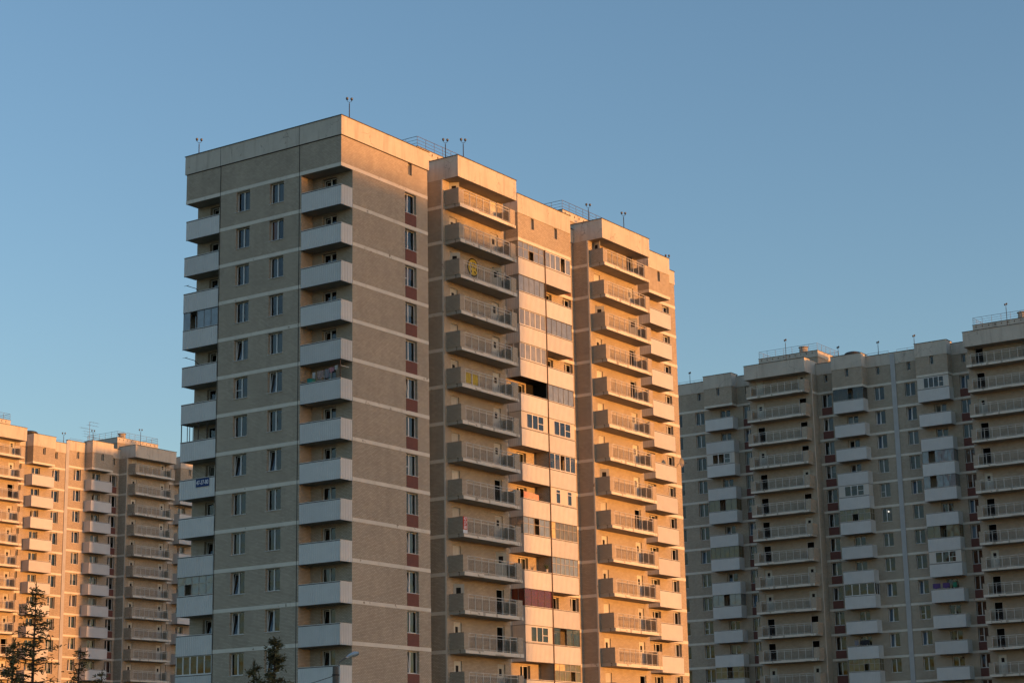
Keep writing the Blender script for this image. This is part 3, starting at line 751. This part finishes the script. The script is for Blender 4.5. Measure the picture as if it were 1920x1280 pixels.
roof_lamp((12.78, .2, SZ), 1.6, 'twin-globe roof lamp before the railing of the first stair block, central tower')
roof_lamp((13.6, -.9, SZ), 1.6, 'twin-globe roof lamp at the corner of the first sunlit stair block, central tower')
roof_lamp((33.6, .35, SZ), 1.6, 'twin-globe roof lamp before the railing of the second stair block, central tower')
roof_lamp((37.7, -.7, SZ), 1.65, 'twin-globe roof lamp on the front parapet of the second sunlit stair block, central tower')
roof_lamp((49.9, 1.95, G + 3.5), 1.45, 'twin-globe roof lamp at the far right end of the central tower roof')
RP = BR_ + 3.57
roof_lamp((101.3, 28.4, RP), 1.45, 'twin-globe roof lamp nearest the central tower on the shaded right block', .9)
roof_lamp((98.4, 13.9, BR_ + 3.93), 2.5, 'tall twin-globe roof lamp beside the orange-lit vent on the right block', .9)
roof_lamp((101.35, 8.6, RP), 1.75, 'twin-globe roof lamp between the roof railing and the dark dome, right block', .9)
roof_lamp((101.35, 3.6, RP), 1.6, 'twin-globe roof lamp just left of the joint strip on the right block', .9)
roof_lamp((100.2, -1.3, BR_ + 3.83), 1.15, 'short twin-globe roof lamp just right of the joint strip on the right block', .9)
roof_lamp((98.4, -12.9, BR_ + 3.93), 2.5, 'tall twin-globe roof lamp at the right edge of the photo', .9)
roof_lamp((74.0, 109.0, G - .33 + 3.57), 1.45, 'twin-globe roof lamp just left of the joint strip on the left block')
roof_lamp((78.3, 108.0, G + .21 + 3.83), 1.5, 'twin-globe roof lamp half hidden by the aerial on the left block')
roof_lamp((85.8, 106.6, G + .21 + 3.93), 2.45, 'twin-globe roof lamp in front of the roof house on the left block')
a = thing('tv_aerial', 'rake-like television aerial on the roof of the left block', 'aerial', (77.9, 108.3, G + .21 + 3.83))
m = MB(); m.tube([(0, 0, 0), (0, 0, 2.6)], .025, 'steel', 6); obj('mast', m, a)
m = MB()
for z, x0, x1, n in ((2.55, 0, 1.6, 5), (2.1, -.4, 1.5, 6), (1.55, -1.7, .6, 7), (1.15, -1.0, 1.1, 6), (.8, -1.0, 1.1, 5), (.45, -.9, 1.0, 4)):
    m.tube([(x0, 0, z), (x1, 0, z + .05)], .012, 'steel', 4)
    for i in range(n):
        x = x0 + (x1 - x0) * i / (n - 1); L = .35 - .03 * i; m.tube([(x, -L, z + .02), (x, L, z + .02)], .007, 'steel', 4)
obj('aerial_rods', m, a)
M['dishgrey'] = simple('dish_grey', (.17, .165, .16), .5, vary=.15)
dsh = thing('satellite_dish', 'grey satellite dish on a sunlit balcony corner, right end of the central tower', 'satellite dish', (47.95, .55, G - 15.1))
m = MB(); k = m.mi('dishgrey'); nr, ns = 5, 20
for j in range(nr + 1):
    for q in range(ns):
        r_ = .42 * j / nr; t = 2 * math.pi * q / ns; m.v.append((r_ * math.cos(t), -.25 + .10 * (r_ / .42) ** 2 * -1, r_ * math.sin(t)))
for j in range(nr):
    for q in range(ns):
        m.f.append((j * ns + q, j * ns + (q + 1) % ns, (j + 1) * ns + (q + 1) % ns, (j + 1) * ns + q)); m.m.append(k)
obj('dish', m.mesh('dish', True), dsh)
m = MB(); m.tube([(0, -.24, 0), (-.05, .05, -.15), (-.25, .05, -.45)], .025, 'steel', 6); m.tube([(0, -.3, -.5), (0, -.75, -.1)], .012, 'steel', 5); m.box(-.04, -.82, -.13, .04, -.72, -.05, 'black'); obj('arm', m, dsh)

# ================================================================== SIGNS, WASHING, CLUTTER
M['sign_blue'] = simple('sign_blue', (.012, .045, .17), .6); M['sign_white'] = simple('sign_white', (.72, .74, .78), .6)
M['sign_red'] = simple('sign_red', (.55, .055, .025), .6); M['yellow'] = simple('yellow_sheet', (.62, .45, .05), .8, vary=.2)
M['emblem_black'] = simple('emblem_black', (.02, .018, .015), .8)
def text_mesh(txt, size, key, align='CENTER'):
    cu = bpy.data.curves.new('lettering', 'FONT'); cu.body = txt; cu.size = size; cu.align_x = align; cu.align_y = 'CENTER'; cu.extrude = .004; cu.offset = size * .018
    cu.resolution_u = 4
    o = bpy.data.objects.new('tmp', cu); C.objects.link(o); bpy.context.view_layer.update()
    me = bpy.data.meshes.new_from_object(o.evaluated_get(bpy.context.evaluated_depsgraph_get())); bpy.data.objects.remove(o); bpy.data.curves.remove(cu)
    me.transform(Matrix.Rotation(math.pi / 2, 4, 'X')); me.materials.clear(); me.materials.append(M[key]); return me
s = thing('phone_number_sign', 'blue sign reading 47-37-80 on a white balcony panel of the central tower', 'sign', (-.035, 12.8, G - 21.47), R9)
obj('board', MB().box(-.64, -.012, -.29, .64, .012, .29, 'sign_blue'), s); obj('lettering', text_mesh('47-37-80', .44, 'sign_white'), s, (0, -.018, 0)).scale = (.74, 1, 1)
s = thing('phone_number_sign', 'red upright sign reading 47 37 80 on the brick end of a stair balcony', 'sign', (13.06, -1.02, G - 24.45), 0)
obj('board', MB().box(-.25, -.012, -.36, .25, .012, .60, 'sign_red').box(-.25, -.012, -.62, .25, .012, -.36, 'sign_white'), s)
for i, t in enumerate(('47', '37', '80')): obj('lettering', text_mesh(t, .36, 'sign_white'), s, (0, -.018, .43 - .31 * i))
s = thing('round_emblem', 'round yellow emblem with a black rim on the brick wall behind a stair balcony', 'emblem', (16.4, .35, G - 3.98), 0)
def disc(r, y, key, n=40):
    m = MB(); k = m.mi(key)
    for yy in (y, y + .01):
        for q in range(n): m.v.append((r * math.cos(2 * math.pi * q / n), yy, r * math.sin(2 * math.pi * q / n)))
    m.f.append(tuple(range(n))); m.m.append(k)
    for q in range(n): m.f.append((q, n + q, n + (q + 1) % n, (q + 1) % n)); m.m.append(k)
    return m
obj('rim', disc(.74, -.025, 'emblem_black'), s); obj('face', disc(.64, -.04, 'yellow'), s)
m = MB()
for x0, z0, x1, z1 in ((-.08, .42, -.05, .25), (.16, .42, .17, .22), (-.30, .12, -.22, -.05), (-.02, .10, .14, -.06), (.36, .02, .44, -.22), (-.34, -.22, -.24, -.45), (.12, -.3, .3, -.42)):
    m.tube([(x0, -.045, z0), ((x0 + x1) / 2 + .03, -.045, (z0 + z1) / 2), (x1, -.045, z1)], .04, 'emblem_black', 5)
obj('markings', m, s)
for i, (xa, xb, lab) in enumerate(((13.50, 14.18, 'yellow sheet tied behind a stair balcony railing, left of the two'), (14.40, 15.08, 'yellow sheet tied behind a stair balcony railing, right of the two'))):
    m = MB(); n = 10
    for q in range(n):
        a = xa + (xb - xa) * q / n; b = xa + (xb - xa) * (q + 1) / n
        m.quad((a, -.90 + .012 * math.sin(q), G - 13.72 + .03 * math.sin(q * 2)), (b, -.90 + .012 * math.sin(q + 1), G - 13.72 + .03 * math.sin(q * 2 + 2)), (b, -.90, G - 12.9), (a, -.90, G - 12.9), 'yellow')
    o = obj('yellow_sheet', m); tag(o, lab, 'banner', 'yellow sheets on the railing')
M['teal'] = simple('teal_plastic', (.01, .22, .20), .5); M['cl_pink'] = simple('pink_cloth', (.45, .22, .25), .9); M['cl_white'] = simple('white_cloth', (.5, .48, .46), .9)
M['cl_stripe'] = simple('mottled_cloth', (.34, .25, .23), .9, vary=.6, scale=9); M['cl_grey'] = simple('grey_cloth', (.22, .22, .25), .9); M['cl_coral'] = simple('coral_cloth', (.66, .34, .24), .9); M['cl_purple'] = simple('purple_cloth', (.10, .06, .18), .9); M['cl_dark'] = simple('dark_cloth', (.03, .03, .035), .9)
M['green'] = simple('green_cloth', (.03, .20, .12), .9)
def cloth(name, key, x, w, top, h, y, label, loc, rz, group, slant=0):
    m = MB(); n = 10
    for q in range(n):
        a = -w / 2 + w * q / n; b = -w / 2 + w * (q + 1) / n; f = lambda t: .03 * math.sin(t * 1.7); g = lambda t: .05 * math.sin(t * .9 + w)
        m.quad((a, f(q), -h + g(q)), (b, f(q + 1), -h + g(q + 1)), (b, 0, slant * (b + w / 2)), (a, 0, slant * (a + w / 2)), key)
    o = obj(name, m, None, loc, rz); tag(o, label, 'laundry', group); return o
zl = G - 5 * H - .62; gp = 'washing on the shaded balcony'
for key, yc, w, h, dz, lab in (('cl_white', 2.65, .28, .5, -.12, 'small pale cloth hung above the green tub on a shaded balcony'), ('cl_stripe', 2.05, .62, .55, -.08, 'mottled pink and white cloth on the washing line of a shaded balcony'),
        ('cl_grey', 1.45, .45, .62, -.04, 'grey cloth in the middle of the washing line on a shaded balcony'), ('cl_pink', 1.05, .5, .34, .02, 'dusky pink cloth on the washing line of a shaded balcony'), ('cl_white', .62, .3, .34, .12, 'white pillowcase at the high end of the washing line, shaded balcony')):
    cloth('laundry', key, 0, w, 0, h, 0, lab, (.28, yc, zl + dz), R9, gp)
m = MB(); m.lathe((0, 0, 0), [(.20, 0), (.27, .05), (.30, .42), (.32, .44), (.30, .45)], 'teal', 16); o = obj('washtub', m, None, (.35, 2.95, G - 5 * H - 1.62)); tag(o, 'teal plastic tub at the left end of the washing on a shaded balcony', 'tub')
cloth('laundry', 'cl_coral', 0, 2.1, 0, .75, 0, 'large coral bedsheet hung over a sunlit balcony of the central tower', (24.35, .66, G - 7 * H - .95), 0, 'sheets on the sunlit front', -.05)
cloth('laundry', 'cl_dark', 0, .5, 0, .45, 0, 'dark garment hung beside the coral bedsheet', (26.0, .9, G - 7 * H - .75), 0, 'sheets on the sunlit front')
XR = 101.2 - 1.1
for key, yy, w, k, lab in (('cl_purple', -2.0, .9, 8, 'purple cloth drying on a balcony of the right block, left in its row'), ('cl_purple', -3.1, .8, 8, 'dark purple cloth drying on a balcony of the right block, mid row'), ('green', -4.1, .45, 8, 'green cloth drying at the right end of a balcony of the right block'),
        ('cl_grey', 7.9, .5, 10, 'grey blue cloth hung on the lower balcony beside the joint strip, right block'), ('cl_dark', 6.9, 1.2, 10, 'wide black cloth hung on the lower balcony beside the joint strip, right block')):
    cloth('laundry', key, 0, w, 0, .55, 0, lab, (XR, yy, BR_ - H * k - .85), R9, 'washing on the right block')
pp = thing('clothes_pole', 'dark clothes pole with a white rod at the washing balcony corner, central tower', 'clothes pole', (.1, .12, G - 5 * H - 1.5))
obj('post', MB().box(-.03, -.03, 0, .03, .03, 1.3, 'rust'), pp); obj('rod', MB().tube([(0, .0, .88), (.95, .0, .90)], .022, 'pvc', 6), pp)
for z, lab in ((-6.55, 'black drying bracket sticking out over a left end balcony, upper of the two'), (-12.05, 'black drying bracket sticking out over a left end balcony, lower of the two')):
    br = thing('drying_bracket', lab, 'bracket', (d, 14.6, G + z), 0, 'drying brackets on the left end balconies')
    obj('bracket_arm', MB().tube([(0, 0, -.25), (-.5, .05, 0), (-1.15, .35, .12)], .025, 'black', 5).tube([(-1.15, .1, .12), (-1.15, .6, .12)], .015, 'black', 5), br)
mb, nb, bb, ob = new_mat('glowing_bulb'); bb.inputs['Emission Color'].default_value = (1, .93, .8, 1); bb.inputs['Emission Strength'].default_value = .22; M['bulb'] = mb
lb = thing('window_lamp', 'small glowing lamp in a window beside the pale joint strip, right block', 'lamp', (101.27, 3.42, BR_ - 5 * H - 1.70))
obj('stem', MB().tube([(0, 0, 0), (0, .02, .8), (-.02, .12, 1.0)], .02, 'steel', 5), lb); obj('bulb', MB().lathe((-.02, .14, .98), [(.03, 0), (.09, .06), (.10, .13), (.04, .19)], 'bulb', 10), lb)
pl = thing('potted_plant', 'spiky potted plant on the ledge of a sunlit balcony', 'plant', (26.3, .66, G - 9 * H - 1.49))
m = MB(); m.lathe((0, 0, 0), [(.10, 0), (.14, .22), (.15, .24)], 'cl_white', 12); obj('pot', m, pl)
M['leaf'] = simple('plant_leaf', (.05, .085, .03), .7)
m = MB()
for i in range(16):
    t = i * 2.4; m.tube([(0, 0, .2), (.16 * math.cos(t), .1 * math.sin(t), .45), (.34 * math.cos(t), .16 * math.sin(t), .5 + .25 * random.random())], [.02, .016, .004], 'leaf', 4)
obj('leaves', m, pl)

# ================================================================== FOREGROUND: conifers, street lamp, wire
M['needles'] = simple('conifer_needles', (.105, .092, .034), .8, vary=.45, scale=1.2)
M['bark'] = simple('conifer_bark', (.055, .036, .027), .9, vary=.35, scale=3)
def conifer(loc, h, seed, label, spread=.30, dens=1.0):
    r = random.Random(seed); t = thing('conifer_tree', label, 'tree', loc, r.random() * 6, 'young conifers in the foreground')
    m = MB(); lean = r.uniform(-.12, .12)
    pts = [(lean * (i / 6) ** 2 + r.uniform(-.02, .02), 0, h * i / 6) for i in range(7)]
    m.tube(pts, [.10 - .015 * i if i < 6 else .008 for i in range(7)], 'bark', 7)
    br = []
    z = h * .18
    while z < h * .985:
        f = z / h; L = (1 - f) * h * spread * r.uniform(.65, 1.15) + .14
        for q in range(r.choice((2, 3, 3, 4))):
            a = r.random() * 6.283; c = lean * f * f
            p = [Vector((c, 0, z)), Vector((c + math.cos(a) * L * .5, math.sin(a) * L * .5, z + L * .10)), Vector((c + math.cos(a) * L, math.sin(a) * L, z + L * r.uniform(-.05, .28)))]
            m.tube(p, [.02, .013, .004], 'bark', 4, False); br.append((p, L))
        z += r.uniform(.13, .26) * (1.15 - f * .45)
    obj('trunk', m, t)
    c = MB()
    for p, L in br:
        n = int((L * 95 + 18) * dens)
        for i in range(n):
            u = r.random() ** .8; q = (p[0].lerp(p[1], u * 2) if u < .5 else p[1].lerp(p[2], u * 2 - 1)) + Vector((r.gauss(0, .045), r.gauss(0, .045), r.gauss(-.02, .045)))
            dx = Vector((r.gauss(0, 1), r.gauss(0, 1), r.gauss(.1, .5))).normalized(); s = r.uniform(.06, .13)
            e = dx.cross(Vector((r.gauss(0, 1), r.gauss(0, 1), r.gauss(0, 1)))).normalized() * .02
            tip = q + dx * s
            c.quad(q - e, q + e, tip + e * .3, tip - e * .3, 'needles')
    for i in range(int(40 * dens)):
        q = Vector((lean, 0, h - r.random() * .5)); dx = Vector((r.gauss(0, .5), r.gauss(0, .5), 1)).normalized(); e = dx.cross(Vector((1, 0, .2))).normalized() * .014
        c.quad(q - e, q + e, q + dx * .12 + e * .3, q + dx * .12 - e * .3, 'needles')
    obj('crown', c, t)
conifer((-63.06, -41.11, 0), 7.62, 1, 'tallest young conifer in front of the left block, with sparse tiers', .30, .36)
conifer((-62.2, -41.9, 0), 5.95, 2, 'thin conifer just right of the tallest tree, over the left block joint strip', .2, .3)
conifer((-61.7, -42.4, 0), 5.2, 3, 'lowest conifer top, in front of the shaded balconies of the left block', .22, .3)
conifer((-63.9, -41.2, 0), 6.0, 4, 'bushy conifer at the bottom left corner of the photo', .30, .6)
conifer((-58.37, -45.81, 0), 6.1, 5, 'dark conifer in front of the windows of the central tower', .26, .95)
conifer((-58.75, -45.3, 0), 5.45, 6, 'small conifer top left of the dark conifer, before the central tower', .2, .8)
M['pole_concrete'] = simple('pole_concrete', (.13, .115, .10), .9, vary=.3, scale=3)
def street_lamp(loc, h, label, rz):
    t = thing('street_lamp', label, 'street lamp', loc, rz, 'street lamps along the road')
    m = MB(); m.lathe((0, 0, 0), [(.16, 0), (.15, h * .5), (.12, h)], 'pole_concrete', 12); m.lathe((0, 0, h - 1.1), [(.15, 0), (.15, .06)], 'black', 12); m.lathe((0, 0, h - .35), [(.145, 0), (.145, .06)], 'black', 12); obj('pole', m, t)
    m = MB(); m.tube([(.05, 0, h - .6), (.08, 0, h), (.16, 0, h + .18), (.34, 0, h + .30), (.5, 0, h + .36)], .03, 'steel', 7); obj('arm', m, t)
    m = MB(); q = [(.42, .05, .0), (.5, .10, .01), (.75, .13, .0), (.92, .09, -.01)]
    m.tube([(.42, 0, h + .34), (.55, 0, h + .40), (.75, 0, h + .47), (.90, 0, h + .50)], [.04, .085, .11, .05], 'lamp_shell', 10); obj('lamp_head', m.mesh('lamp_head', True), t)
M['lamp_shell'] = simple('lamp_shell', (.55, .56, .57), .25, .3, vary=.06)
street_lamp((-41.85, -34.35, 0), 6.62, 'street lamp on a concrete pole before the corner balconies of the central tower', -1.0)
P2 = (-30.5, -9.5)
street_lamp((P2[0], P2[1], 0), 6.4, 'second street lamp further along the wire, below the edge of the photo', -1.0)
cu = MB(); a = Vector((-41.9, -34.35, 6.28)); b = Vector((P2[0], P2[1], 6.0)); pts = []
for i in range(25):
    u = i / 24; q = a.lerp(b, u); q.z -= .5 * 4 * u * (1 - u); pts.append(q)
cu.tube(pts, .014, 'black', 5); q = pts[0].lerp(pts[1], .45)
o = obj('overhead_wire', cu); tag(o, 'thin black overhead wire running down left from the street lamp', 'wire')

# ================================================================== GROUND
m, nt, b, out = new_mat('ground_grass')
tc = N(nt, 'ShaderNodeTexCoord')
g = ramp(nt, noise(nt, tc.outputs['Object'], .05, 6), .35, .7, (.07, .085, .035), (.17, .15, .10)); nt.links.new(g, b.inputs['Base Color']); b.inputs['Roughness'].default_value = 1
M['ground'] = m
M['asphalt'] = simple('asphalt', (.055, .055, .057), .9, vary=.2, scale=.6)
me = MB(); me.box(-3000, -3000, -.5, 3000, 3000, 0, 'ground'); tag(obj('ground', me), None, None, kind='structure')
me = MB(); me.quad((-400, -70, .004), (400, -70, .004), (400, -58, .004), (-400, -58, .004), 'asphalt'); tag(obj('road', me), None, None, kind='structure')

# ================================================================== LIGHT, SKY, CAMERA
AZ, EL = rad(9.3), rad(1.15)
sd = Vector((math.sin(AZ) * math.cos(EL), -math.cos(AZ) * math.cos(EL), math.sin(EL)))
L = bpy.data.lights.new('sun', 'SUN'); L.energy = 1.04; L.angle = rad(.6); L.color = (1.0, .385, .085)
lo = bpy.data.objects.new('sun', L); C.objects.link(lo); lo.rotation_euler = sd.to_track_quat('Z', 'Y').to_euler(); lo.location = (0, -100, 120)
W = bpy.data.worlds.new('World'); SC.world = W; W.use_nodes = True
nt = W.node_tree; bg = nt.nodes['Background']
sk = nt.nodes.new('ShaderNodeTexSky'); sk.sky_type = 'NISHITA'; sk.sun_disc = False
sk.sun_elevation = EL; sk.sun_rotation = math.atan2(sd.x, sd.y); sk.altitude = 100; sk.air_density = .85; sk.dust_density = 1.0; sk.ozone_density = 2.15
tint = mix(nt, 1.0, sk.outputs[0], (1.05, 1.0, .93), 'MULTIPLY'); nt.links.new(tint, bg.inputs[0]); bg.inputs[1].default_value = .15
cam = bpy.data.cameras.new('camera'); co = bpy.data.objects.new('camera', cam); C.objects.link(co)
F_PX = 3574.974; YAW, PITCH, ROLL = 0.598222, 0.234131, -0.018769
cam.sensor_fit = 'HORIZONTAL'; cam.sensor_width = 36; cam.lens = F_PX / 1920 * 36; cam.clip_start = 1; cam.clip_end = 6000
fw = Vector((math.cos(PITCH) * math.cos(YAW), math.cos(PITCH) * math.sin(YAW), math.sin(PITCH))); rt = Vector((math.sin(YAW), -math.cos(YAW), 0)); up = rt.cross(fw)
c_, s_ = math.cos(ROLL), math.sin(ROLL); r2 = rt * c_ + up * s_; u2 = up * c_ - rt * s_
co.matrix_world = Matrix(((r2.x, u2.x, -fw.x, -99.578), (r2.y, u2.y, -fw.y, -82.236), (r2.z, u2.z, -fw.z, G - 43.86), (0, 0, 0, 1)))
SC.camera = co
SC.view_settings.view_transform = 'Standard'; SC.view_settings.look = 'None'; SC.view_settings.gamma = 1; SC.view_settings.use_curve_mapping = False
SC.view_settings.exposure = 2.2
SC.cycles.max_bounces = 6; SC.cycles.transparent_max_bounces = 8
